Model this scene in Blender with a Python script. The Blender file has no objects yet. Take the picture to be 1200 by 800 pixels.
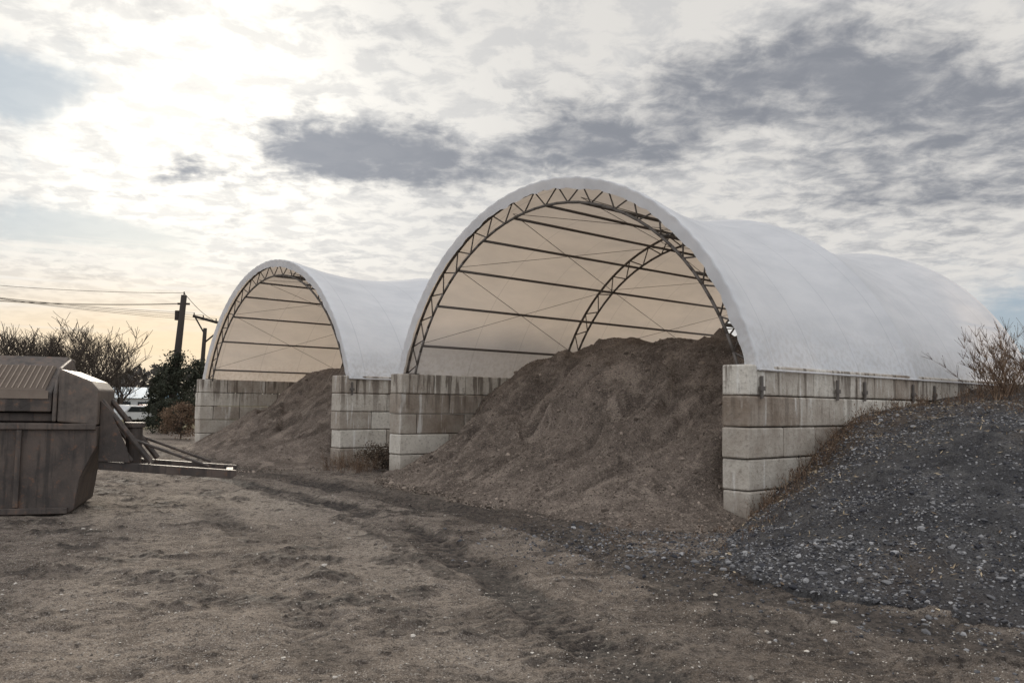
import bpy, math, random
import numpy as np
from mathutils import Vector, Matrix
random.seed(7); rng=np.random.default_rng(11)
R_=math.radians
CAMH=2.2
A=R_(49.5); CA=math.cos(A); SA=math.sin(A)
P1=(4.08,16.26)
def W(d,v):  # front-line frame (d to the left along sheds, v depth) -> world
    return P1[0]-CA*d+SA*v, P1[1]+SA*d+CA*v
def invW(x,y):
    rx=x-P1[0]; ry=y-P1[1]
    return -CA*rx+SA*ry, SA*rx+CA*ry

# ---------------------------------------------------------------- noise
def _h(ix,iy,seed):
    n=(ix*374761393+iy*668265263+seed*1442695041)&0xffffffff
    n=((n^(n>>13))*1274126177)&0xffffffff
    return ((n^(n>>16))&0xffff)/65535.0
def vnoise(x,y,seed=0):
    x=np.asarray(x,float); y=np.asarray(y,float)
    ix=np.floor(x).astype(np.int64); iy=np.floor(y).astype(np.int64)
    fx=x-ix; fy=y-iy; fx=fx*fx*(3-2*fx); fy=fy*fy*(3-2*fy)
    a=_h(ix,iy,seed); b=_h(ix+1,iy,seed); c=_h(ix,iy+1,seed); d=_h(ix+1,iy+1,seed)
    return (a*(1-fx)+b*fx)*(1-fy)+(c*(1-fx)+d*fx)*fy
def fbm(x,y,s,oct=4,seed=0,g=.5):
    t=0;a=1;n=0
    for o in range(oct):
        t=t+a*(vnoise(x*s+o*7.3,y*s-o*3.1,seed+o*17)-.5); n+=a; a*=g; s*=2.03
    return t/n*2
def sstep(a,b,x):
    t=np.clip((x-a)/(b-a),0,1); return t*t*(3-2*t)

# ---------------------------------------------------------------- mesh helpers
def link(ob,parent=None):
    bpy.context.scene.collection.objects.link(ob)
    if parent: ob.parent=parent
    return ob
def np_mesh(name,V,F,mat,smooth=False,parent=None,vattr=None,fattr=None):
    V=np.asarray(V,dtype=np.float32); F=np.asarray(F,dtype=np.int32)
    me=bpy.data.meshes.new(name); k=F.shape[1]
    me.vertices.add(len(V)); me.vertices.foreach_set('co',V.ravel())
    me.loops.add(F.size); me.loops.foreach_set('vertex_index',F.ravel())
    me.polygons.add(len(F)); me.polygons.foreach_set('loop_start',np.arange(0,F.size,k,dtype=np.int32))
    me.polygons.foreach_set('loop_total',np.full(len(F),k,dtype=np.int32))
    me.update(calc_edges=True)
    me.polygons.foreach_set('use_smooth',np.full(len(F),smooth,dtype=bool))
    for n,a in (vattr or {}).items():
        at=me.attributes.new(n,'FLOAT','POINT'); at.data.foreach_set('value',np.asarray(a,dtype=np.float32).ravel())
    for n,a in (fattr or {}).items():
        at=me.attributes.new(n,'FLOAT','FACE'); at.data.foreach_set('value',np.asarray(a,dtype=np.float32).ravel())
    me.materials.append(mat)
    return link(bpy.data.objects.new(name,me),parent)
def grid_faces(nr,nc):
    i=np.arange(nr-1)[:,None]*nc+np.arange(nc-1)[None,:]
    i=i.ravel(); return np.stack([i,i+1,i+nc+1,i+nc],1)
class MB:
    def __init__(s): s.v=[];s.f=[];s.t=[]
    def add(s,vs,fs,tone=.5):
        o=len(s.v); s.v+= [tuple(p) for p in vs]; s.f+=[tuple(o+i for i in f) for f in fs]; s.t+=[tone]*len(fs)
    def tube(s,p0,p1,r0,r1=None,n=6,tone=.5,caps=True):
        if r1 is None: r1=r0
        p0=Vector(p0);p1=Vector(p1); d=p1-p0
        if d.length<1e-6: return
        d.normalize(); a=d.orthogonal().normalized(); b=d.cross(a)
        vs=[]
        for p,r in((p0,r0),(p1,r1)):
            for i in range(n):
                t=2*math.pi*i/n; vs.append(p+a*(r*math.cos(t))+b*(r*math.sin(t)))
        fs=[(i,(i+1)%n,n+(i+1)%n,n+i) for i in range(n)]
        if caps: fs+=[tuple(range(n-1,-1,-1)),tuple(range(n,2*n))]
        s.add(vs,fs,tone)
    def box(s,x0,x1,y0,y1,z0,z1,tone=.5):
        vs=[(x0,y0,z0),(x1,y0,z0),(x1,y1,z0),(x0,y1,z0),(x0,y0,z1),(x1,y0,z1),(x1,y1,z1),(x0,y1,z1)]
        s.add(vs,[(3,2,1,0),(4,5,6,7),(0,1,5,4),(1,2,6,5),(2,3,7,6),(3,0,4,7)],tone)
    def prism(s,poly,y0,y1,tone=.5): # poly in xz, counterclockwise seen from -y
        n=len(poly); vs=[(x,y0,z) for x,z in poly]+[(x,y1,z) for x,z in poly]
        fs=[tuple(range(n)),tuple(range(2*n-1,n-1,-1))]+[((i+1)%n,i,n+i,n+(i+1)%n) for i in range(n)]
        s.add(vs,fs,tone)
    def obj(s,name,mat,parent=None,smooth=False,bevel=0,seg=2):
        me=bpy.data.meshes.new(name); me.from_pydata(s.v,[],s.f); me.update()
        at=me.attributes.new('tone','FLOAT','FACE'); at.data.foreach_set('value',s.t)
        if smooth: me.polygons.foreach_set('use_smooth',[True]*len(me.polygons))
        me.materials.append(mat)
        ob=link(bpy.data.objects.new(name,me),parent)
        if bevel:
            m=ob.modifiers.new('Bevel','BEVEL'); m.width=bevel; m.segments=seg; m.limit_method='ANGLE'
        return ob
def empty(name,loc=(0,0,0),rz=0):
    e=bpy.data.objects.new(name,None); e.location=loc; e.rotation_euler=(0,0,rz); e.empty_display_size=.3
    return link(e)

# ---------------------------------------------------------------- node helper
class NT:
    def __init__(s,t): s.t=t; s.n=t.nodes; s.l=t.links
    def put(s,sock,v):
        if hasattr(v,'is_output'): s.l.new(v,sock)
        elif isinstance(v,(tuple,list)) and len(v)==3 and sock.type=='RGBA': sock.default_value=(*v,1)
        else: sock.default_value=v
    def m(s,op,a,b=None,c=None,clamp=False):
        n=s.n.new('ShaderNodeMath'); n.operation=op; n.use_clamp=clamp
        for i,v in enumerate((a,b,c)):
            if v is not None: s.put(n.inputs[i],v)
        return n.outputs[0]
    def mix(s,f,a,b,bt='MIX'):
        n=s.n.new('ShaderNodeMix'); n.data_type='RGBA'; n.blend_type=bt; n.clamp_factor=True
        s.put(n.inputs[0],f); s.put(n.inputs[6],a); s.put(n.inputs[7],b); return n.outputs[2]
    def noise(s,vec,scale,detail=5,rough=.55,dist=0,out=0):
        n=s.n.new('ShaderNodeTexNoise'); s.put(n.inputs['Vector'],vec)
        n.inputs['Scale'].default_value=scale; n.inputs['Detail'].default_value=detail
        n.inputs['Roughness'].default_value=rough; n.inputs['Distortion'].default_value=dist
        return n.outputs[out]
    def sm(s,x,a,b):
        n=s.n.new('ShaderNodeMapRange'); n.interpolation_type='SMOOTHSTEP'
        s.put(n.inputs[0],x)
        if a<b: n.inputs[1].default_value=a; n.inputs[2].default_value=b
        else:
            n.inputs[1].default_value=b; n.inputs[2].default_value=a; n.inputs[3].default_value=1; n.inputs[4].default_value=0
        return n.outputs[0]
    def scale(s,vec,v):
        n=s.n.new('ShaderNodeMapping'); s.put(n.inputs[0],vec); n.inputs[3].default_value=v; return n.outputs[0]
    def attr(s,name):
        n=s.n.new('ShaderNodeAttribute'); n.attribute_name=name; return n.outputs['Fac']
    def obj(s):
        return s.n.new('ShaderNodeTexCoord').outputs['Object']
    def bump(s,h,st,dist=.02):
        n=s.n.new('ShaderNodeBump'); n.inputs['Strength'].default_value=st; n.inputs['Distance'].default_value=dist; s.put(n.inputs['Height'],h); return n.outputs[0]
def newmat(name):
    m=bpy.data.materials.new(name); m.use_nodes=True; t=NT(m.node_tree)
    b=m.node_tree.nodes['Principled BSDF']; b.inputs['Roughness'].default_value=.9
    b.inputs['Specular IOR Level'].default_value=.2
    return m,t,b

# ---------------------------------------------------------------- materials
def M_tone(name,c0,c1,rough=.9,nscale=6,bump=.3,metal=0,spec=.2,simple=False):
    m,t,b=newmat(name); to=t.attr('tone')
    if simple:
        t.put(b.inputs['Base Color'],t.mix(to,c0,c1))
    else:
        o=t.obj(); n=t.noise(o,nscale,4)
        f=t.m('ADD',t.m('MULTIPLY',to,.75),t.m('MULTIPLY',t.m('SUBTRACT',n,.35),.6),clamp=True)
        t.put(b.inputs['Base Color'],t.mix(f,c0,c1))
        t.put(b.inputs['Normal'],t.bump(n,bump))
    b.inputs['Roughness'].default_value=rough
    b.inputs['Metallic'].default_value=metal; b.inputs['Specular IOR Level'].default_value=spec
    return m

def M_ground():
    m,t,b=newmat('dirt_ground_material'); o=t.obj(); tr=t.attr('track'); pl=t.attr('pale')
    n1=t.noise(o,.35,4,.6,.6); n2=t.noise(o,2.2,6,.7); n3=t.noise(o,11,5,.75); n4=t.noise(o,60,3,.8)
    f=t.sm(t.m('ADD',t.m('MULTIPLY',n1,.45),t.m('MULTIPLY',n2,.55)),.40,.58)
    c=t.mix(f,(.165,.128,.10),(.36,.295,.238))
    c=t.mix(t.m('MULTIPLY',pl,.75),c,(.54,.46,.38))
    c=t.mix(t.m('MULTIPLY',t.sm(n3,.52,.38),.8),c,(.085,.066,.053))
    c=t.mix(t.m('MULTIPLY',t.sm(n4,.55,.65),.8),c,(.68,.62,.55))
    c=t.mix(t.m('MULTIPLY',t.sm(n4,.47,.37),.8),c,(.055,.045,.038))
    c=t.mix(tr,c,t.mix(t.sm(n3,.42,.62),(.032,.026,.023),(.12,.096,.08)))
    xyz=t.n.new('ShaderNodeSeparateXYZ'); t.put(xyz.inputs[0],o)
    far=t.sm(t.m('ADD',xyz.outputs[1],t.m('MULTIPLY',n1,20)),62,72)
    c=t.mix(far,c,t.mix(n1,(.16,.13,.07),(.22,.2,.1)))
    t.put(b.inputs['Base Color'],c)
    wet=t.sm(tr,.4,1.0); t.put(b.inputs['Roughness'],t.m('SUBTRACT',.95,t.m('MULTIPLY',wet,.3)))
    h=t.m('ADD',t.m('MULTIPLY',n3,1.6),t.m('MULTIPLY',n4,.8))
    t.put(b.inputs['Normal'],t.bump(h,1.0,.08)); return m
def M_soil(name,c0,c1,c2,crev=(.035,.029,.025),brown=None):
    m,t,b=newmat(name); o=t.obj()
    n1=t.noise(o,.7,4,.6,.5); n2=t.noise(o,5,6,.7); n3=t.noise(o,34,3,.8); st=t.noise(t.scale(o,(1,1,.25)),1.6,5,.6,.8)
    c=t.mix(t.sm(n1,.35,.65),c0,c1); c=t.mix(t.m('MULTIPLY',t.sm(n2,.48,.64),.6),c,c2)
    c=t.mix(t.m('MULTIPLY',t.sm(st,.52,.64),.8),c,c2)
    c=t.mix(t.m('MULTIPLY',t.sm(st,.46,.33),.55),c,tuple(q*.6 for q in c0))
    if brown:
        c=t.mix(t.attr('brown'),c,t.mix(n2,brown,tuple(q*1.9 for q in brown)))
    c=t.mix(t.m('MULTIPLY',t.sm(n3,.52,.38),.65),c,crev)
    c=t.mix(t.m('MULTIPLY',t.sm(n3,.56,.68),.45),c,tuple(q*1.6 for q in c2))
    t.put(b.inputs['Base Color'],c)
    t.put(b.inputs['Normal'],t.bump(t.m('ADD',n2,n3),1.0,.07)); return m
def M_concrete():
    m,t,b=newmat('concrete_block_material'); o=t.obj(); to=t.attr('tone')
    n1=t.noise(o,1.6,5,.65); n2=t.noise(o,12,5,.7)
    dr=t.noise(t.scale(o,(5,5,.5)),1,4,.6)
    g=t.m('ADD',t.m('MULTIPLY',to,.85),t.m('MULTIPLY',t.m('SUBTRACT',n1,.42),1.1),clamp=True)
    c=t.mix(g,(.22,.172,.132),(.60,.56,.49))
    c=t.mix(t.m('MULTIPLY',t.sm(n2,.5,.72),.55),c,(.15,.125,.10))
    xyz=t.n.new('ShaderNodeSeparateXYZ'); t.put(xyz.inputs[0],o)
    top=t.sm(xyz.outputs[2],1.2,2.9)
    c=t.mix(t.m('MULTIPLY',t.m('MULTIPLY',t.sm(dr,.50,.60),top),.8),c,(.12,.095,.075))
    c=t.mix(t.m('MULTIPLY',t.sm(dr,.42,.30),.65),c,(.72,.70,.66))
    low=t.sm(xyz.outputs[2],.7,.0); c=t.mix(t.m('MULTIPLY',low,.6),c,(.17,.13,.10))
    t.put(b.inputs['Base Color'],c); t.put(b.inputs['Normal'],t.bump(t.m('ADD',n2,n1),.8,.035)); return m
def M_canvas():
    m=bpy.data.materials.new('white_canvas_material'); m.use_nodes=True; t=NT(m.node_tree)
    for n in list(t.n): t.n.remove(n)
    o=t.obj(); xyz=t.n.new('ShaderNodeSeparateXYZ'); t.put(xyz.inputs[0],o)
    n1=t.noise(t.scale(o,(1,.35,.8)),1.5,4,.6); n2=t.noise(o,8,4,.6)
    fr=t.m('ABSOLUTE',t.m('SUBTRACT',t.m('FRACT',t.m('MULTIPLY',xyz.outputs[1],.54)),.5))
    seam=t.sm(fr,.012,.004)
    c=t.mix(t.sm(n1,.3,.75),(.72,.727,.74),(.62,.632,.65))
    c=t.mix(t.m('MULTIPLY',seam,.35),c,(.38,.39,.41))
    low=t.sm(xyz.outputs[2],4.4,2.9); c=t.mix(t.m('MULTIPLY',t.m('MULTIPLY',low,t.sm(n2,.4,.65)),.4),c,(.45,.42,.38))
    bm=t.bump(n1,.2,.05)
    d=t.n.new('ShaderNodeBsdfPrincipled'); t.put(d.inputs['Base Color'],c); d.inputs['Roughness'].default_value=.5; d.inputs['Specular IOR Level'].default_value=.3; t.put(d.inputs['Normal'],bm)
    tr=t.n.new('ShaderNodeBsdfTranslucent'); t.put(tr.inputs[0],t.mix(1,c,(1.0,.83,.66),'MULTIPLY')); t.put(tr.inputs[1],bm)
    mx=t.n.new('ShaderNodeMixShader'); mx.inputs[0].default_value=.30; t.l.new(d.outputs[0],mx.inputs[1]); t.l.new(tr.outputs[0],mx.inputs[2])
    out=t.n.new('ShaderNodeOutputMaterial'); t.l.new(mx.outputs[0],out.inputs[0]); return m
def M_rust():
    m,t,b=newmat('rusty_steel_material'); o=t.obj(); n1=t.noise(o,1.3,5,.65,.4); n2=t.noise(o,7,6,.75); dr=t.noise(t.scale(o,(7,7,.6)),1,4,.6)
    c=t.mix(t.sm(n1,.38,.62),(.040,.032,.028),(.085,.064,.052))
    c=t.mix(t.m('MULTIPLY',t.sm(n2,.54,.66),.7),c,(.15,.075,.042))
    c=t.mix(t.m('MULTIPLY',t.sm(dr,.50,.62),.75),c,(.022,.018,.016))
    t.put(b.inputs['Base Color'],t.mix(t.m('MULTIPLY',t.m('MULTIPLY',t.attr('tone'),t.sm(n2,.2,.6)),.8),c,(.20,.165,.135)))
    b.inputs['Roughness'].default_value=.6; b.inputs['Specular IOR Level'].default_value=.35; t.put(b.inputs['Normal'],t.bump(n2,.6,.02)); return m

mGround=M_ground()
mSoil=M_soil('soil_pile_material',(.135,.106,.086),(.23,.184,.15),(.35,.285,.232))
mGravel=M_soil('gravel_bed_material',(.055,.054,.057),(.095,.092,.092),(.14,.133,.127),brown=(.07,.05,.036))
mConc=M_concrete(); mCanvas=M_canvas(); mRust=M_rust()
mSteel=M_tone('galvanised_steel_material',(.07,.06,.052),(.17,.15,.135),.55,8,.1,.3,.4)
mGrille=M_tone('worn_grille_material',(.09,.07,.056),(.25,.20,.16),.7,5,.1)
mRockG=M_tone('gravel_stone_material',(.038,.038,.043),(.33,.32,.315),.85,simple=True)
mRockD=M_tone('dirt_stone_material',(.07,.057,.047),(.60,.55,.48),.9,simple=True)
mClod=M_tone('soil_clod_material',(.06,.047,.038),(.32,.26,.21),.95,simple=True)
mWood=M_tone('weathered_wood_material',(.025,.02,.018),(.05,.042,.036),.9,simple=True)
mBark=M_tone('bare_bark_material',(.035,.028,.023),(.085,.068,.054),.95,simple=True)
mLeaf=M_tone('evergreen_foliage_material',(.014,.018,.012),(.05,.052,.034),.9,simple=True)
mDry=M_tone('dry_weed_material',(.06,.037,.026),(.22,.15,.10),.95,simple=True)
mStraw=M_tone('straw_material',(.12,.085,.055),(.48,.38,.25),.95,simple=True)
mFar=M_tone('distant_tree_material',(.045,.04,.036),(.10,.09,.08),.95,simple=True)

# ---------------------------------------------------------------- heights
def pile_h(d,v,w=11.3,k=1.0,seed=3):
    q=d*11.3/w
    c=np.interp(q,[-.6,0,2,4.7,6.9,9.2,11.3,11.9],[3.5,3.6,3.85,4.05,3.86,3.3,2.7,2.5])*k
    vf=np.interp(q,[-1.8,-.6,2.66,5.1,8.7,11,11.9],[-2.3,-3.0,-2.5,-2.1,-1.7,-.7,-.3])
    vf=vf+.35*fbm(d,d*0,.8,3,seed)
    s=(v-vf)/(3.6-vf)
    p=s-.10*np.sin(np.pi*np.clip(s,0,1))
    cap=1-.015*np.clip(v-3.6,0,9)
    p=cap-np.log1p(np.exp(np.clip((cap-p)*16,-40,40)))/16.0
    h=c*p
    h=h-np.clip(v-10,0,9)*.7
    f=np.clip((d+1.7)/3.2,0,1)**2.2
    wgt=np.maximum(sstep(-.9,.8,v)*sstep(.0,.7,d),sstep(.6,2.2,v))
    fade=f+(1-f)*wgt
    h=np.where(h>0,h*fade,h)
    amp=np.clip(h,0,1.2)/1.2
    gul=fbm(d+.35*v,v*.22,1.1,4,seed+5)
    h=h+amp*(.28*gul-.24*sstep(.55,1,1-np.abs(gul)*2.2)+.12*fbm(d,v,2.2,4,seed+9,.6)+.05*fbm(d,v,7,4,seed+2,.65))
    h=h+amp*.34*(sstep(-.10,.2,fbm(d,v,.55,3,seed+44))-.5)
    lim=3.2+(d+.3)*1.1
    return np.where((v>-.2)&(h>lim),lim+.1*np.tanh((h-lim)),h)
def mound_h(e,v):
    ramp=np.clip((v+4.3+.5*fbm(e,v*0,.5,4,21))/7.0,0,1)*1.92
    ramp=ramp+.10*np.clip(v-2.7,0,9)
    q=(e-.6)+.45*v
    f=np.clip(q/2.0,0,1)**.66
    h=ramp*f
    amp=np.clip(h,0,.6)/.6
    return h+amp*(.24*fbm(e,v,.7,4,31)+.08*fbm(e,v,3,3,35))

paths=[
 ([(1.9,4.0),(.95,7.2),(0.05,10.3),(-1.75,14.3),(-3.6,17.7),(-5.8,20.6),(-9.5,25),(-16,33)],.34,1.25),
 ([(4.4,4.6),(3.0,7.9),(1.9,11.2),(.2,14.8),(-1.6,18.0),(-4.2,21.8),(-8.4,26.5),(-15,34)],.34,.75),
 ([(-.6,3.5),(-1.3,6.8),(-2.5,10.0),(-4.4,14),(-6.5,17.5),(-9.2,21.5),(-14,28)],.28,.45),
 ([(3.3,11.1),(1.2,13.8),(-1.2,17.0),(-3.4,20.1),(-5.6,23)],.5,.95),
 ([(6.5,6.3),(4.6,8.3),(2.6,10.6),(.9,13.2)],.45,.9),
 ([(-9,11.5),(-4.5,10.2),(-1,8.2),(3,6.0)],.25,.4),
 ([(1.25,4.0),(.35,7.2),(-.55,10.3),(-2.35,14.3),(-4.2,17.7),(-6.4,20.6)],.14,.7),
]
def track_field(x,y):
    tr=np.zeros_like(x); dep=np.zeros_like(x)
    wx=x+.14*fbm(x,y,.6,3,51); wy=y
    for i,(pl,w,dk) in enumerate(paths):
        best=np.full_like(x,1e9); arc=np.zeros_like(x); acc=0
        for (ax,ay),(bx,by) in zip(pl[:-1],pl[1:]):
            L=math.hypot(bx-ax,by-ay); tx=(bx-ax)/L; ty=(by-ay)/L
            s=np.clip((wx-ax)*tx+(wy-ay)*ty,0,L); dd=np.hypot(wx-ax-s*tx,wy-ay-s*ty)
            k=dd<best; best=np.where(k,dd,best); arc=np.where(k,acc+s,arc); acc+=L
        m=1-sstep(w*.7,w*1.3,best+.16*fbm(x,y,4,4,55))
        br=sstep(-.50,.05,fbm(x,y,.5,4,77+i))
        tread=sstep(-.3,.3,np.sin(arc*2*np.pi/.19+best*5+1.5*fbm(x,y,3,2,58)))
        tn=sstep(-.2,.3,fbm(x,y,.8,2,57))
        tr=np.maximum(tr,np.clip(m*dk*br*(1-.5*(1-tread)*tn),0,1))
        dep+=m*br*(.032+.020*tread*tn)*dk-.035*dk*br*np.exp(-((best-w*1.5)/(.13))**2)
    return tr,dep
def ground_z(x,y,full=False):
    near=np.exp(-np.clip(np.hypot(x,y-15)-30,0,1e4)/15)
    base=.08*fbm(x,y,.25,3,61)+.07*fbm(x,y,1.3,4,62,.6)+.038*fbm(x,y,5,4,64,.65)
    tr,dep=track_field(x,y)
    z=near*(base-dep)
    clump=sstep(.16,.36,fbm(x,y*1.7,1.0,5,90,.75))*near
    z=z+.028*clump*(1+fbm(x,y,9,2,93))
    if full:
        tr=np.maximum(tr,clump*.75)
        d,v=invW(x,y)
        foot=np.exp(-((v+2.9)/.8)**2)*sstep(-2,1,d)*sstep(30,26,d)
        tr=np.maximum(tr,foot*(.4+.5*vnoise(x*2,y*2,5)))
        wetp=sstep(.1,.45,fbm(x,y*1.3,.35,4,140))*sstep(13,8,y)*.45
        tr=np.maximum(tr,wetp)
        pale=np.exp(-(((x+5.5-.25*(y-18))/3.0)**2+((y-18.5)/3.5)**2))+.6*np.exp(-(((x+.2+.33*(y-7))/.5)**2))*sstep(20,10,y)
        pale=pale*(.4+1.1*vnoise(x*.9,y*.9,6))
        return z,np.clip(tr,0,1)*near,np.clip(pale,0,1)
    return z

# ---------------------------------------------------------------- ground
def axis(lo,hi,step,far):
    c=list(np.arange(lo,hi,step)); a=[];s=step;x=hi
    while x<far: a.append(x); s*=1.18; x+=s
    a.append(far); b=[];s=step;x=lo-step
    while x>-far: b.append(x); s*=1.18; x-=s
    b.append(-far); return np.array(b[::-1]+c+a)
xs=axis(-13,11,.04,2500)
ynear=[4.0]
while ynear[-1]<38: ynear.append(ynear[-1]+max(.028,ynear[-1]*.004))
a=[];s=.3;x=ynear[-1]+.2
while x<2500: a.append(x); s*=1.15; x+=s
a.append(2500); b=[];s=.1;x=3.9
while x>-400: b.append(x); s*=1.25; x-=s
ys=np.array(b[::-1]+ynear+a)
X,Y=np.meshgrid(xs,ys); Z,TR,PA=ground_z(X,Y,True)
np_mesh('dirt_ground',np.stack([X.ravel(),Y.ravel(),Z.ravel()],1),grid_faces(len(ys),len(xs)),mGround,True,vattr={'track':TR,'pale':PA})

def settle(h):
    return np.where(h<.03,-.15+np.clip(h,-.5,.03),h)
def pile(name,d0,w,k,seed):
    ds=np.arange(-1.9,w+.5,.055); vs=np.arange(-4.0,18,.06)
    D,V=np.meshgrid(ds,vs); H=pile_h(D,V,w,k,seed)
    inwall=(V>0)&((D<-.3)|(D>w+.3)); H=np.where(inwall,-.2,H)
    wx,wy=W(D+d0,V); Zs=settle(H)
    return np_mesh(name,np.stack([wx.ravel(),wy.ravel(),Zs.ravel()],1),grid_faces(len(vs),len(ds))[:,::-1],mSoil,True)
pile('soil_pile',0,11.3,1.0,3)
pile('soil_pile',15.4,11.8,.9,13)
es=np.concatenate([np.arange(-.9,14,.06),np.arange(14,45,.8)]); vs=np.concatenate([np.arange(-5.2,12,.06),np.arange(12,40,.8)])
E,V=np.meshgrid(es,vs); H=mound_h(E,V)*np.where(V>20,np.clip((40-V)/20,0,1),1)
H=np.where((V>0.0)&(E<.35),-.3,H)
BR=np.clip(np.exp(-np.clip(E-.8-.12*(V+4),0,99)/.8)+sstep(4.5,8,V+1.5*fbm(E,V,.8,3,8))+.5*sstep(.1,.5,fbm(E,V,.6,4,9)),0,1)*(.55+.45*vnoise(E*3,V*3,3))
wx,wy=W(-E,V)
np_mesh('gravel_mound',np.stack([wx.ravel(),wy.ravel(),settle(H).ravel()],1),grid_faces(len(vs),len(es)),mGravel,True,vattr={'brown':BR})

# ---------------------------------------------------------------- rocks
t=(1+5**.5)/2
ICO=np.array([(-1,t,0),(1,t,0),(-1,-t,0),(1,-t,0),(0,-1,t),(0,1,t),(0,-1,-t),(0,1,-t),(t,0,-1),(t,0,1),(-t,0,-1),(-t,0,1)])/1.9
IF=np.array([(0,11,5),(0,5,1),(0,1,7),(0,7,10),(0,10,11),(1,5,9),(5,11,4),(11,10,2),(10,7,6),(7,1,8),(3,9,4),(3,4,2),(3,2,6),(3,6,8),(3,8,9),(4,9,5),(2,4,11),(6,2,10),(8,6,7),(9,8,1)])
def rocks(name,pts,size,mat,tonepow=1.5,flat=.6,parent=None):
    n=len(pts); J=ICO[None]*(1+rng.uniform(-.3,.3,(n,12,1)))
    sc=np.stack([rng.uniform(.7,1.4,n),rng.uniform(.55,1.1,n),rng.uniform(flat*.6,flat*1.3,n)],1)*size[:,None]
    J=J*sc[:,None,:]
    a=rng.uniform(0,2*np.pi,n); ti=rng.uniform(-.7,.7,n)
    c,s=np.cos(ti)[:,None],np.sin(ti)[:,None]; y=J[...,1]*c-J[...,2]*s; z=J[...,1]*s+J[...,2]*c
    c,s=np.cos(a)[:,None],np.sin(a)[:,None]; x2=J[...,0]*c-y*s; y2=J[...,0]*s+y*c
    V=np.stack([x2,y2,z],2)+pts[:,None,:]
    F=(IF[None]+12*np.arange(n)[:,None,None]).reshape(-1,3)
    tone=np.repeat(rng.uniform(0,1,n)**tonepow,20)
    return np_mesh(name,V.reshape(-1,3),F,mat,False,parent,fattr={'tone':tone})
N=105000; v=rng.uniform(-6.4,9,N); e=rng.uniform(-2.0,11,N); h=mound_h(e,v)
dens=(sstep(-.45,.15,fbm(e,v,.9,4,71))*.8+.2)*np.clip(1.2-.07*(v+4),.2,1)*np.clip(.3+(e-.4)*.6,.25,1)
keep=(((h>.02)&(rng.uniform(0,1,N)<dens))|((h<=.02)&(rng.uniform(0,1,N)<.45*np.exp(-np.clip(-4.1-v,0,9)*1.5)*sstep(-2.0,1.5,e-.3*v-.8))))&~((v>-.03)&(e<.66))
v,e,h=v[keep],e[keep],np.maximum(h[keep],0); wx,wy=W(-e,v); hz_=np.where(h<.02,ground_z(wx,wy),h)
sz=rng.uniform(.008,.024,len(v))*(1+1.3*(rng.uniform(0,1,len(v))>np.where(v<-2.5,.94,.975)))
rocks('gravel',np.stack([wx,wy,hz_+sz*.15],1),sz,mRockG,2.6)
N=32000; yy=4.2*np.exp(rng.uniform(0,1,N)*1.9); xx=rng.uniform(-.78,.78,N)*yy
k=(fbm(xx,yy,.8,3,99)>-.1)|(rng.uniform(0,1,N)<.25); xx,yy=xx[k],yy[k]
sz=rng.uniform(.003,.011,len(xx))*(1+1.8*(rng.uniform(0,1,len(xx))>.975))
rocks('scattered_stones',np.stack([xx,yy,ground_z(xx,yy)+sz*.2],1),sz,mRockD,1.3)
pp=[]
for d0,w_,kk,sd,N in ((0,11.3,1.0,3,18000),(15.4,11.8,.9,13,3000)):
    d=rng.uniform(-1.5,w_,N); v=-3.6+7.6*rng.uniform(0,1,N)**1.5; h=pile_h(d,v,w_,kk,sd); k=(h>-.25)&~((v>-.05)&(d<.02))
    x,y=W(d[k]+d0,v[k]); pp.append(np.stack([x,y,np.maximum(h[k],.01)],1))
pp=np.concatenate(pp); sz=rng.uniform(.008,.026,len(pp))*(1+1.8*(rng.uniform(0,1,len(pp))>.985))
rocks('soil_clods',pp,sz,mClod,1.3,.8)

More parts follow.
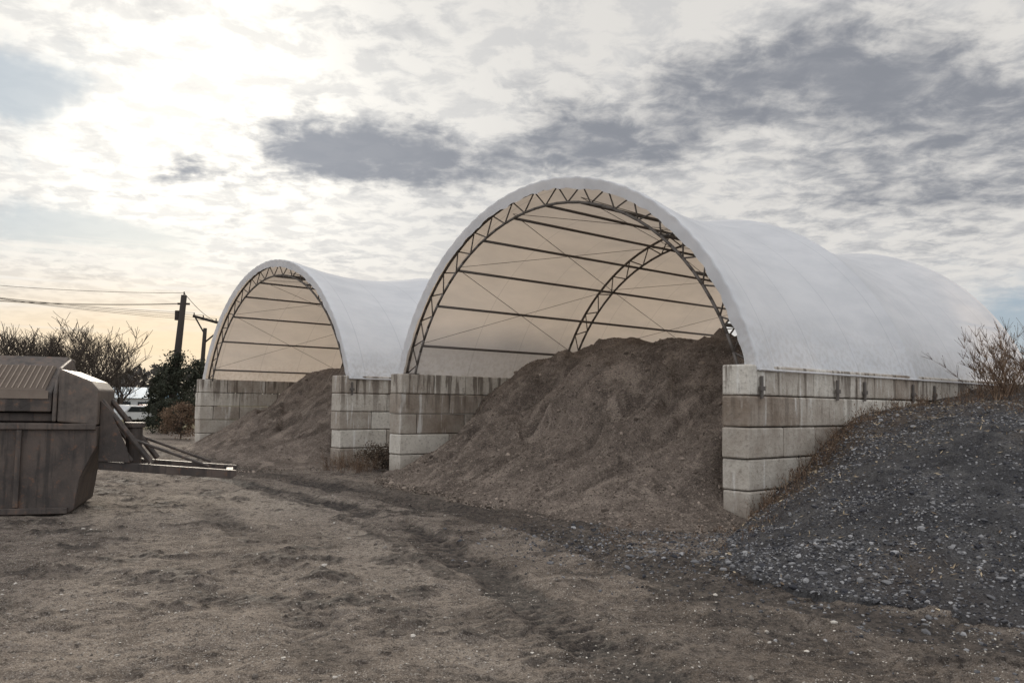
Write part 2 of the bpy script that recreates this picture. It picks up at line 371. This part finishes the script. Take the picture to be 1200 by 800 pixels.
# ---------------------------------------------------------------- sheds
def wall(name,xc,length,parent,seed,outer=1):
    r=random.Random(seed); b=MB()
    for c in range(5):
        z0=.6*c; y=0; first=[1.2,1.8,.6,1.8,1.2][c] if outer>0 else [.6,1.8,1.2,1.8,.6][c]
        L=first
        while y<length-.05:
            L=min(L,length-y); j=r.uniform(-.02,.02); k=.010
            jf=r.uniform(-.03,.015) if y==0 else 0
            b.box(xc-.3+j,xc+.3+j,y+k+jf,y+L-k,z0+k,z0+.6-k,r.uniform(0,1)**.9)
            y+=L; L=1.8 if r.random()<.8 else 1.2
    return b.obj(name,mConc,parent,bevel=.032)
def shed(name,dmid,half,rise,trs,seed):
    length=trs[-1]+.5
    x,y=W(dmid,0); root=empty(name,(x,y,0),-A)
    wall('left_block_wall',-half,length,root,seed,1); wall('right_block_wall',half,length,root,seed+1,-1)
    z0=3.0; hw=half+.33; R=(hw*hw+rise*rise)/(2*rise); zc=z0+rise-R; amax=math.asin(hw/R)
    nt=241; th=np.linspace(-amax-.016,amax+.016,nt)
    yv=np.concatenate([[.30,.285,.275],np.linspace(.27,length-.25,220)])
    rad=np.concatenate([[-.26,-.14,-.04],np.zeros(220)])
    T,Yg=np.meshgrid(th,yv); Rd=np.meshgrid(th,rad)[1]
    ph=np.where(Yg<trs[1],(Yg-trs[0])/(trs[1]-trs[0]),1+(Yg-trs[1])/(trs[2]-trs[1]))
    sag=.40*np.abs(np.sin(np.pi*np.clip(ph,0,2)))**.9
    Rr=R-sag*(.25+.75*np.cos(T*.9))+Rd
    wr=.009*np.sin(T*R*2*np.pi/.42+2*fbm(T*6,Yg,1,2,seed))*np.exp(-np.clip(Yg-.27,0,99)/.3)
    wr=wr+.012*fbm(T*R,Yg,.9,3,seed+4)+.02*np.exp(-(amax-abs(T))*R/.35)*fbm(T*0+np.sign(T),Yg,3.0,3,seed+8)
    Rr=Rr+wr
    lip=np.where(Rd<-.2,.05*fbm(T*R,T*0,2.2,3,seed+6)-.02*np.abs(np.sin(T*R*np.pi/.55)),0); Rr=Rr+lip
    Yj=Yg+np.where(Rd<0,.015*fbm(T*R,Rd,3,2,seed+7),0)
    V=np.stack([(Rr*np.sin(T)).ravel(),Yj.ravel(),(zc+Rr*np.cos(T)).ravel()],1)
    np_mesh('canvas_cover',V,grid_faces(len(yv),nt),mCanvas,True,root)
    b=MB(); ro=R-.14; ri=R-.58
    def pt(r,a,y): return (r*math.sin(a),y,zc+r*math.cos(a))
    for yt in trs:
        ao=math.acos(min(1,(z0-zc)/ro)); n=38
        As=[-ao+2*ao*i/n for i in range(n+1)]
        for i in range(n):
            b.tube(pt(ro,As[i],yt),pt(ro,As[i+1],yt),.04,n=8)
            b.tube(pt(ri,As[i],yt),pt(ri,As[i+1],yt),.036,n=8)
            if i%2==0: b.tube(pt(ro,As[i],yt),pt(ri,As[i+1],yt),.02,n=5)
            else: b.tube(pt(ri,As[i],yt),pt(ro,As[i+1],yt),.02,n=5)
        for sx in(-1,1):
            b.box(sx*(half)-.28,sx*(half)+.28,yt-.15,yt+.15,3.0,3.02)
    b.obj('arch_trusses',mSteel,root,True)
    b=MB(); pa=[R_(q) for q in (-64,-51,-38,-25,-12,0,12,25,38,51,64)]
    for a_ in pa:
        for y0,y1 in zip(trs[:-1],trs[1:]):
            b.tube(pt(R-.58,a_,y0),pt(R-.58,a_,y1),.038,n=8)
    b.obj('purlins',mSteel,root,True)
    b=MB()
    for i in range(0,len(pa)-2,2):
        for y0,y1 in zip(trs[:-1],trs[1:]):
            b.tube(pt(R-.46,pa[i],y0),pt(R-.46,pa[i+2],y1),.009,n=4); b.tube(pt(R-.46,pa[i+2],y0),pt(R-.46,pa[i],y1),.009,n=4)
    b.obj('brace_cables',mSteel,root)
    b=MB()
    for yy_ in (.35,3.2,4.4,6.8,8.0,10.2):
        for sx in (-1,1):
            xo=sx*(half+.33); b.box(min(xo,xo+sx*.03),max(xo,xo+sx*.03),yy_,yy_+.07,2.35,2.78)
            b.box(min(xo,xo+sx*.05),max(xo,xo+sx*.05),yy_-.04,yy_+.11,2.5,2.58)
    b.obj('tie_down_brackets',mSteel,root)
    b=MB()
    for sx in(-1,1): b.tube((sx*(hw+.02),.3,2.9),(sx*(hw+.02),length-.3,2.9),.022,n=8)
    b.obj('canvas_hem_pipe',mCanvas,root)
    return root
shed('fabric_storage_shed',5.65,5.95,4.75,[.5,7.0,14.9],5)
shed('fabric_storage_shed',21.45,6.25,4.6,[.5,7.0,14.9],25)

# ---------------------------------------------------------------- dumpster
def xprism(b,poly,x0,x1,tone):
    n=len(poly); vs=[(x0,y,z) for y,z in poly]+[(x1,y,z) for y,z in poly]
    b.add(vs,[tuple(range(n-1,-1,-1)),tuple(range(n,2*n))]+[(i,(i+1)%n,n+(i+1)%n,n+i) for i in range(n)],tone)
root=empty('rusty_dumpster',(-8.12,15.6,0),R_(18))
b=MB()
b.prism([(-5,.02),(0,.02),(.1,.10),(.17,.66),(.42,1.25),(.42,1.62),(-.28,1.68),(-5,1.68)],0,2.1,.05)
b.prism([(-5,1.70),(-.32,1.70),(-.32,1.86),(-5,1.86)],.12,2.0,0)
b.obj('container_body',mRust,root,bevel=.02)
b=MB()
xprism(b,[(-.04,1.88),(2.1,1.88),(2.1,2.92),(1.35,2.95),(.95,2.74),(-.04,2.24)],-5,-.36,.1)
b.obj('sloping_lid',mRust,root,bevel=.02)
b=MB()
xprism(b,[(-.08,1.70),(2.12,1.70),(2.12,2.6),(1.2,2.9),(.25,2.70),(-.08,2.25)],-.34,-.27,.5)
b.prism([(-.26,1.70),(.42,1.64),(.42,2.30),(.28,2.46),(-.26,2.68)],-.05,2.1,.45)
b.obj('end_hood',mRust,root,bevel=.03)
b=MB()
sl_=.50/.99
for i in range(16):
    s_=.04+i*.058; y=-.04+s_; z=2.24+sl_*s_+.012
    b.box(-5,-.48,y,y+.02,z,z+.04,.8)
for i in range(46):
    xx_=-4.95+i*.098
    b.tube((xx_,.0,2.24+sl_*.04+.045),(xx_,.88,2.24+sl_*.92+.045),.014,n=4,tone=1)
b.box(-5,-.42,-.065,-.043,2.12,2.27,.6)
b.obj('lid_grille',mGrille,root)
b=MB()
for xx_ in (-.9,-2.3,-3.7): b.box(xx_,xx_+.09,-.07,-.002,.15,1.55,.1)
b.box(-5,.0,-.09,-.003,.03,.14,.1); b.box(-5,.40,-.08,-.003,1.56,1.67,.2)
b.obj('side_ribs',mRust,root,bevel=.012)
b=MB()
for y in (.25,1.6):
    b.prism([(.43,.80),(2.82,.60),(2.92,.66),(2.92,.76),(.43,.96)],y,y+.12,0)
    b.tube((.42,y+.06,2.1),(1.35,y+.06,.92),.06,n=8,tone=.1)
    b.tube((.42,y+.06,1.75),(1.0,y+.06,.95),.045,n=8,tone=.1)
    b.tube((1.05,y+.06,1.35),(2.4,y+.06,.84),.03,n=8,tone=.1)
b.prism([(.43,.96),(.98,.93),(.92,1.2),(.58,1.95),(.43,2.1)],.2,.24,.05)
b.box(2.72,2.86,.37,1.6,.63,.73,.1); b.box(1.2,1.3,.37,1.6,.75,.87,.1)
b.obj('hitch_frame',mRust,root,bevel=.008)
b=MB(); b.tube((.98,.75,.80),(.98,.75,1.58),.15,n=20,tone=.1); b.tube((.98,.75,1.58),(.98,.75,1.68),.19,n=20,tone=.2)
b.obj('winch_drum',mRust,root,bevel=.01)

# ---------------------------------------------------------------- poles and wires
def px(x,depth): return (x-600)/981*depth
def pole(loc,h,lean,arm):
    root=empty('utility_pole',loc); b=MB()
    b.tube((0,0,-.5),(lean,0,h),.24,.15,n=10); b.obj('shaft',mWood,root,True)
    b=MB()
    for z in arm: b.box(lean-1.3,lean+1.3,-.08,.08,h-z-.12,h-z)
    for z in arm:
        for dx in (-1.1,-.4,.4,1.1): b.tube((lean+dx,0,h-z),(lean+dx,0,h-z+.22),.05,n=6)
    b.tube((lean-.45,0,h-2.2),(lean-.45,0,h-1.5),.2,n=10); b.tube((lean,0,h-1.0),(lean-.45,0,h-1.6),.04)
    b.obj('crossarms',mWood,root)
root=empty('utility_pole',(px(202,70),70,0)); q=MB(); q.tube((0,0,-.5),(.75,0,10.7),.36,.24,n=10); q.obj('shaft',mWood,root,True)
q=MB(); q.box(.25,1.25,-.08,.08,9.9,10.05); q.tube((.75,0,10.7),(.75,0,11.0),.06); q.tube((.25,.1,8.6),(.25,.1,9.4),.24,n=10); q.obj('insulators',mWood,root)
root=empty('h_frame_power_pole',(px(245,90),90,0)); q=MB()
q.tube((-.9,0,-.5),(-.55,0,9.6),.28,.2,n=10); q.tube((.75,0,-.5),(1.05,0,10.2),.26,.19,n=10); q.obj('shafts',mWood,root,True)
q=MB(); q.tube((-1.9,0,10.9),(2.0,0,9.9),.15,n=6); q.tube((-.6,0,8.0),(1.0,0,9.4),.09,n=6)
q.tube((-.6,0,9.0),(-1.7,0,10.8),.09)
for dx in(-1.8,-.8,.6,1.8): q.tube((dx,0,10.4-.25*dx),(dx,0,10.8-.25*dx),.07)
q.obj('crossarm',mWood,root)
pole((-62,62,0),13,.2,(.3,1.4))
b=MB()
def wire(p0,p1,sagm,r=.022):
    q=[]; n=24
    for i in range(n+1):
        s=i/n; q.append(Vector(p0).lerp(Vector(p1),s)-Vector((0,0,sagm*4*s*(1-s))))
    for a_,c_ in zip(q[:-1],q[1:]): b.tube(a_,c_,r,n=4,caps=False)
p0=(px(202,70)+.75,70,10.9)
wire(p0,(-61.8,62,13.2),1.0); wire((p0[0]-.3,70,10.0),(-62.8,62,11.8),1.1); wire((p0[0]+.3,70,10.0),(-60.8,62,11.8),1.2)
hx=px(245,90)
for dx in (-1.8,-.8,.6,1.8): wire((hx+dx,90,10.8-.25*dx),(-61.8+dx*.6,62,12.8),.9,.02)
wire((p0[0],70,10.9),(hx+1,90,10.2),.4)
b.obj('power_lines',mWood)

# ---------------------------------------------------------------- vegetation
def branch(b,p,d,L,r,depth,rr,up=.1,minr=.008):
    segs=3; q=Vector(p); dd=Vector(d)
    for i in range(segs):
        dd=(dd+Vector((rr.uniform(-.16,.16),rr.uniform(-.16,.16),rr.uniform(-.05,.12)+up*.3))).normalized()
        q2=q+dd*(L/segs); r2=max(minr,r*(1-.13*(i+1)))
        b.tube(q,q2,max(minr,r*(1-.13*i)),r2,n=5 if r>.04 else 3,tone=rr.random(),caps=False)
        if depth>0 and (i>0 or depth>2):
            for _ in range(2):
                ax=Vector((rr.uniform(-1,1),rr.uniform(-1,1),rr.uniform(-.2,.7))).normalized()
                nd=(dd*.75+ax*.75).normalized()
                branch(b,q2,nd,L*rr.uniform(.55,.85),r2*.6,depth-1,rr,up,minr)
        q=q2
def bare_tree(x,y,h,seed):
    rr=random.Random(seed); b=MB()
    branch(b,(0,0,-.2),(0,0,1),h*.36,h*.026,4,rr,.12,.014)
    o=b.obj('bare_tree',mBark)
    zt=max(v_[2] for v_ in b.v); o.scale=(h/zt*1.1,h/zt*1.1,h/zt)
    o.location=(x,y,0)
for i,(xp,dep,h) in enumerate(((10,60,7.8),(40,63,7.4),(74,60,8.3),(112,66,8.1),(-30,58,7.6),(142,75,6.9),(60,78,9.0),(94,80,9.0),(126,84,8.2),(24,74,8.6))):
    bare_tree(px(xp,dep),dep,h,100+i)
def foliage(name,center,rad,n,leaf,mat,trunk=True,seed=0,cone=False):
    r=np.random.default_rng(seed)
    nc=max(12,n//110); cz=r.uniform(0,1,nc); ang=r.uniform(0,2*np.pi,nc)
    prof=(1-cz*.85) if cone else np.sqrt(np.clip(1-(cz*1.6-.6)**2,.1,1))
    rr_=prof*r.uniform(.35,1.0,nc)
    C=np.stack([rr_*np.cos(ang)*rad[0],rr_*np.sin(ang)*rad[1],(.08+.92*cz)*rad[2]],1)
    k=r.integers(0,nc,n); cs=r.uniform(.10,.24,nc)*max(rad[0],.5)*1.4
    P=C[k]+r.normal(0,1,(n,3))*cs[k][:,None]*np.array([.6,.6,.42]); P[:,2]=np.maximum(P[:,2],.03)
    a_=r.normal(0,1,(n,3)); a_/=np.linalg.norm(a_,axis=1)[:,None]; b_=np.cross(a_,r.normal(0,1,(n,3))); b_/=np.linalg.norm(b_,axis=1)[:,None]
    s=leaf*r.uniform(.5,1.4,n)[:,None]
    V=np.stack([P-a_*s,P+b_*s*.45,P+a_*s,P-b_*s*.45],1).reshape(-1,3)
    F=np.arange(4*n).reshape(-1,4); tn=np.clip(r.uniform(0,1,nc)[k]*.7+r.uniform(0,.4,n),0,1)
    root=empty(name,center)
    np_mesh('foliage',V,F,mat,False,root,fattr={'tone':tn})
    if trunk:
        b=MB(); b.tube((0,0,-.2),(0,0,rad[2]*.8),.12*rad[2]/4,.03,n=8)
        for c in C[:40]: b.tube((0,0,max(.2,c[2]*.7)),c,.035,.01,n=4,caps=False)
        b.obj('trunk',mBark,root)
    return root
foliage('evergreen_tree',(px(206,56),56,0),(1.9,2.0,4.9),6000,.10,mLeaf,True,1,True)
foliage('evergreen_tree',(px(188,60),60,0),(1.2,1.4,3.8),4000,.10,mLeaf,True,2,True)
foliage('evergreen_tree',(px(236,62),62,0),(2.0,1.7,4.9),6000,.10,mLeaf,True,3,True)
foliage('shrub',(px(216,44),44,0),(1.1,1.0,1.7),5000,.05,mDry,True,4)
foliage('shrub',(px(200,50),50,0),(1.2,1.0,1.8),5000,.06,mLeaf,True,5)
r=np.random.default_rng(5); n=60000
ang=r.uniform(R_(-75),R_(75),n); D=r.uniform(230,300,n); top=5.5+3.5*vnoise(ang*40,ang*0,4)+2.5*vnoise(ang*160,ang*0,8)
P=np.stack([np.sin(ang)*D,np.cos(ang)*D,top*r.uniform(0,1,n)**.6],1)
a_=r.normal(0,1,(n,3)); a_/=np.linalg.norm(a_,axis=1)[:,None]; b_=np.cross(a_,r.normal(0,1,(n,3))); b_/=np.linalg.norm(b_,axis=1)[:,None]
s=r.uniform(.4,1.1,n)[:,None]
np_mesh('distant_tree_line',np.stack([P-a_*s,P+b_*s*.5,P+a_*s,P-b_*s*.5],1).reshape(-1,3),np.arange(4*n).reshape(-1,4),mFar,fattr={'tone':r.uniform(0,1,n)})

def weeds(name,bases,hmin,hmax,per,seed,thick=.004,twigs=2,spread=.5,mat=None):
    rr=random.Random(seed); b=MB()
    for (x,y,z) in bases:
        for _ in range(per):
            h=rr.uniform(hmin,hmax); a_=rr.uniform(0,6.28); ln=rr.uniform(.05,spread)
            q=Vector((x+rr.uniform(-.1,.1),y+rr.uniform(-.1,.1),z-.03)); d=Vector((math.cos(a_)*ln,math.sin(a_)*ln,1)).normalized(); tn=rr.random()
            for i in range(4):
                d=(d+Vector((rr.uniform(-.22,.22),rr.uniform(-.22,.22),-.06*i*ln))).normalized()
                q2=q+d*h/4; b.tube(q,q2,thick*(1-.2*i),thick*(1-.2*(i+1)),n=3,tone=tn,caps=False)
                if i>0:
                    for _2 in range(twigs):
                        td=(d+Vector((rr.uniform(-1,1),rr.uniform(-1,1),rr.uniform(-.2,.8)))*.8).normalized()
                        e_=q2+td*h*rr.uniform(.08,.25); b.tube(q2,e_,thick*.5,thick*.25,n=3,tone=tn,caps=False)
                        if rr.random()<.6:
                            w_=Vector((rr.uniform(-1,1),rr.uniform(-1,1),rr.uniform(-1,1))).normalized()*rr.uniform(.012,.035)
                            u_=td*rr.uniform(.02,.05)
                            b.add([e_-w_*.5,e_+u_,e_+w_*.5],[(0,1,2)],rr.random())
                q=q2
    return b.obj(name,mat or mDry)
def mpts(n,e0,e1,v0,v1,seed):
    r=np.random.default_rng(seed); e=r.uniform(e0,e1,n); v=r.uniform(v0,v1,n); x,y=W(-e,v); return list(zip(x,y,mound_h(e,v)))
weeds('dry_weeds',mpts(90,.65,1.5,.5,14,1)+mpts(80,.7,1.4,-.3,3.0,2),.05,.28,5,3)
weeds('dry_weeds',mpts(150,1.5,6.5,5.0,12,4),.10,.42,5,8)
weeds('dry_shrub',mpts(17,1.3,3.0,8.2,10.4,5),.7,1.7,8,6,.011,6,.8)
weeds('dry_weeds',mpts(60,-.2,2.4,-3.8,-.3,7),.05,.16,3,9,.003)
d=r.uniform(12.3,14.4,50); v=r.uniform(-1.0,1.5,50); x,y=W(d,v); weeds('dry_brush',list(zip(x,y,x*0)),.15,.6,6,12,.006,3,.8)
foliage('brush_pile',(*W(13.2,.6),0),(1.2,1.2,.6),3000,.035,M_tone('dead_brush_material',(.035,.027,.02),(.12,.088,.062),simple=True),True,9)
# straw / leaf litter
N=12000; e=rng.uniform(-.6,9,N); v=rng.uniform(-4.6,8,N); h=mound_h(e,v); k=(h>.0)&(rng.uniform(0,1,N)<.5*sstep(-.1,.5,fbm(e,v,.8,3,201))+.9*np.exp(-np.clip(e-.6-.2*(v+4),0,9)))&~((v>-.03)&(e<.66))
e,v,h=e[k],v[k],h[k]; x,y=W(-e,v); n=len(x); P=np.stack([x,y,h+.022],1)
a_=np.stack([rng.normal(0,1,n),rng.normal(0,1,n),rng.normal(0,.35,n)],1); a_/=np.linalg.norm(a_,axis=1)[:,None]
b_=np.cross(a_,np.stack([rng.normal(0,.4,n),rng.normal(0,.4,n),np.ones(n)],1)); b_/=np.linalg.norm(b_,axis=1)[:,None]
L=rng.uniform(.015,.06,n)[:,None]; wd=rng.uniform(.003,.014,n)[:,None]
np_mesh('straw_litter',np.stack([P-a_*L,P+b_*wd,P+a_*L,P-b_*wd],1).reshape(-1,3),np.arange(4*n).reshape(-1,4),mStraw,fattr={'tone':rng.uniform(0,1,n)})

# ---------------------------------------------------------------- distant buildings and cars
def M_plain(name,c,rough=.6):
    m,t,b=newmat(name); o=t.obj(); t.put(b.inputs['Base Color'],t.mix(t.noise(o,2,3),tuple(q*.85 for q in c),c)); b.inputs['Roughness'].default_value=rough; return m
mWhite=M_plain('white_paint_material',(.62,.62,.61)); mBlue=M_plain('blue_metal_roof_material',(.20,.32,.42),.5); mGlass=M_plain('dark_glass_material',(.02,.025,.03),.15); mTyre=M_plain('tyre_rubber_material',(.02,.02,.02)); mRed=M_plain('dark_red_paint_material',(.2,.03,.03),.4); mSilver=M_plain('silver_paint_material',(.3,.31,.33),.4)
root=empty('metal_warehouse',(px(140,85),85,0),R_(8)); b=MB(); b.box(-5,4,0,8,0,2.0); b.obj('walls',mWhite,root)
b=MB(); xprism(b,[(-.3,1.98),(8.3,1.98),(4,3.1)],-5.3,4.3,.5); b.obj('roof',mBlue,root)
b=MB()
for i in range(4): b.box(-4.6+i*2.2,-3.1+i*2.2,-.04,-.003,.1,1.6)
b.obj('doors',mGlass,root)
def car(x,y,rz,mat,name='parked_car'):
    root=empty(name,(x,y,0),rz); b=MB()
    b.prism([(-2.2,.35),(2.2,.35),(2.25,.75),(1.2,.92),(.6,1.42),(-1.2,1.45),(-1.9,1.0),(-2.25,.95)],-.85,.85); b.obj('body',mat,root,bevel=.06)
    b=MB()
    for s in(-1,1):
        y0,y1=sorted((s*.855,s*.87)); b.prism([(-1.6,.98),(.95,.95),(.5,1.34),(-1.15,1.37)],y0,y1)
    b.obj('windows',mGlass,root)
    b=MB()
    for wx_ in(-1.4,1.4):
        for s in(-1,1): b.tube((wx_,s*.68,.32),(wx_,s*.9,.32),.32,n=18)
    b.obj('wheels',mTyre,root)
car(px(158,66),66,R_(75),mWhite); car(px(176,68),68,R_(78),mSilver); car(px(143,72),72,R_(12),mWhite); car(px(186,74),74,R_(-5),mRed)

# ---------------------------------------------------------------- world
SAZ,SEL=R_(-21),R_(17.5)
w=bpy.data.worlds.new('World'); bpy.context.scene.world=w; w.use_nodes=True
try: w.cycles.sampling_method='MANUAL'; w.cycles.sample_map_resolution=512
except Exception as ex: print(ex)
t=NT(w.node_tree); bg=t.n['Background']
tc=t.n.new('ShaderNodeTexCoord').outputs['Generated']; s=t.n.new('ShaderNodeSeparateXYZ'); t.put(s.inputs[0],tc)
sx,sy,sz=s.outputs
az0=t.m('ARCTAN2',sx,sy); el0=t.m('ARCSINE',sz)
wn=t.n.new('ShaderNodeSeparateColor'); t.put(wn.inputs[0],t.noise(tc,6,5,.65,out=1))
az=t.m('ADD',az0,t.m('MULTIPLY',t.m('SUBTRACT',wn.outputs[0],.5),.22))
el=t.m('ADD',el0,t.m('MULTIPLY',t.m('SUBTRACT',wn.outputs[1],.5),.10))
den=t.m('ADD',t.m('MAXIMUM',sz,0),.12)
cb=t.n.new('ShaderNodeCombineXYZ'); t.put(cb.inputs[0],t.m('DIVIDE',sx,den)); t.put(cb.inputs[1],t.m('DIVIDE',sy,den))
P=cb.outputs[0]
n1=t.noise(P,2.4,6,.6,.4); n2=t.noise(P,9,5,.62,.3)
def blob(a0,e0,sa,se,wt,A_=az,E_=el):
    u=t.m('DIVIDE',t.m('SUBTRACT',A_,R_(a0)),R_(sa)); v=t.m('DIVIDE',t.m('SUBTRACT',E_,R_(e0)),R_(se))
    r2=t.m('ADD',t.m('MULTIPLY',u,u),t.m('MULTIPLY',v,v))
    return t.m('MULTIPLY',t.m('EXPONENT',t.m('MULTIPLY',r2,-1)),wt)
def total(l):
    r=l[0]
    for q in l[1:]: r=t.m('ADD',r,q)
    return r
dark=total([blob(-13,17,5,1.9,1.25),blob(-5,16.4,6,2.0,1.2),blob(4,17.5,6,1.9,1.1),blob(13,20,8,2.8,1.05),
 blob(25,20.5,9,4.5,1.05),blob(30,14,8,4,.8),blob(-21,14.4,2.6,1.0,.9),blob(14,13.5,10,2.2,.45),blob(-33,26,5,3,.4)])
dens=t.m('ADD',dark,t.m('ADD',t.m('MULTIPLY',t.m('SUBTRACT',n1,.5),2.3),t.m('MULTIPLY',t.m('SUBTRACT',n2,.5),1.7)))
dm=t.sm(dens,.12,1.3)
g1=blob(-22,18,18,14,1.0,az0,el0); g2=blob(-22,18,10.5,11,1.0)
bright=t.mix(g1,(.74,.72,.69),(1.0,.975,.92)); bright=t.mix(g2,bright,(1.35,1.29,1.17))
bright=t.mix(t.m('MULTIPLY',t.sm(n2,.42,.60),.34),bright,(.42,.44,.48))
darkc=t.mix(g1,(.235,.25,.285),(.36,.38,.42))
darkc=t.mix(t.m('MULTIPLY',t.sm(n2,.40,.62),.55),t.mix(.2,darkc,(.5,.5,.52)),darkc)
cl=t.mix(dm,bright,darkc)
blue=total([blob(-32,18,5,2.6,1.0),blob(-28,9.8,8,1.8,1.0),blob(33,5,7,3.5,.95),blob(-31,13.5,3,1,.4)])
bm=t.m('MULTIPLY',t.sm(t.m('ADD',blue,t.m('MULTIPLY',t.m('SUBTRACT',n1,.5),1.2)),.2,.8),.9)
sky=t.n.new('ShaderNodeTexSky'); sky.sky_type='NISHITA'; sky.sun_disc=False; sky.sun_elevation=SEL; sky.sun_rotation=SAZ
skyc=t.mix(1,sky.outputs[0],(.055,.06,.065),'MULTIPLY')
skyc=t.mix(.7,skyc,(.36,.46,.57))
col=t.mix(bm,cl,skyc)
warm=blob(-22,2.8,18,3.6,.9,az0,el0)
col=t.mix(warm,col,(1.12,.86,.53))
st=t.noise(t.scale(tc,(2,2,60)),1.5,3,.5); low=blob(-28,7.5,14,3.5,.75,az0,el0)
col=t.mix(t.m('MULTIPLY',low,t.sm(st,.5,.62)),col,(1.0,.95,.87))
hz=t.m('EXPONENT',t.m('MULTIPLY',t.m('MAXIMUM',el0,0),-14)); col=t.mix(t.m('MULTIPLY',hz,.3),col,(.80,.78,.75))
back_fill=t.sm(sy,.25,-.45); col=t.mix(t.m('MULTIPLY',back_fill,.85),col,(1.32,1.37,1.46))  # unseen sky behind the camera brightened as added fill for camera-facing surfaces
zenith_fill=t.sm(sz,.5,.85); col=t.mix(t.m('MULTIPLY',zenith_fill,.8),col,(1.25,1.26,1.3))  # sky overhead, out of view, also boosted to add ambient fill
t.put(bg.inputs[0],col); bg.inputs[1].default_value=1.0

sl=bpy.data.lights.new('sun','SUN'); sl.energy=2.7; sl.angle=R_(8); sl.color=(1,.89,.74)
so=link(bpy.data.objects.new('sun',sl))
sd=Vector((math.sin(SAZ)*math.cos(SEL),math.cos(SAZ)*math.cos(SEL),math.sin(SEL)))
so.rotation_euler=(-sd).to_track_quat('-Z','Y').to_euler(); so.location=sd*100

cam=bpy.data.cameras.new('camera'); cam.lens=981/1200*36; cam.sensor_width=36; cam.clip_end=6000; cam.clip_start=.1
co=link(bpy.data.objects.new('camera',cam)); co.location=(0,0,CAMH)
co.rotation_euler=(Matrix.Rotation(R_(90+4.14),3,'X')@Matrix.Rotation(R_(.95),3,'Z')).to_euler()
sc=bpy.context.scene; sc.camera=co
sc.view_settings.view_transform='Standard'; sc.view_settings.look='None'; sc.view_settings.exposure=0
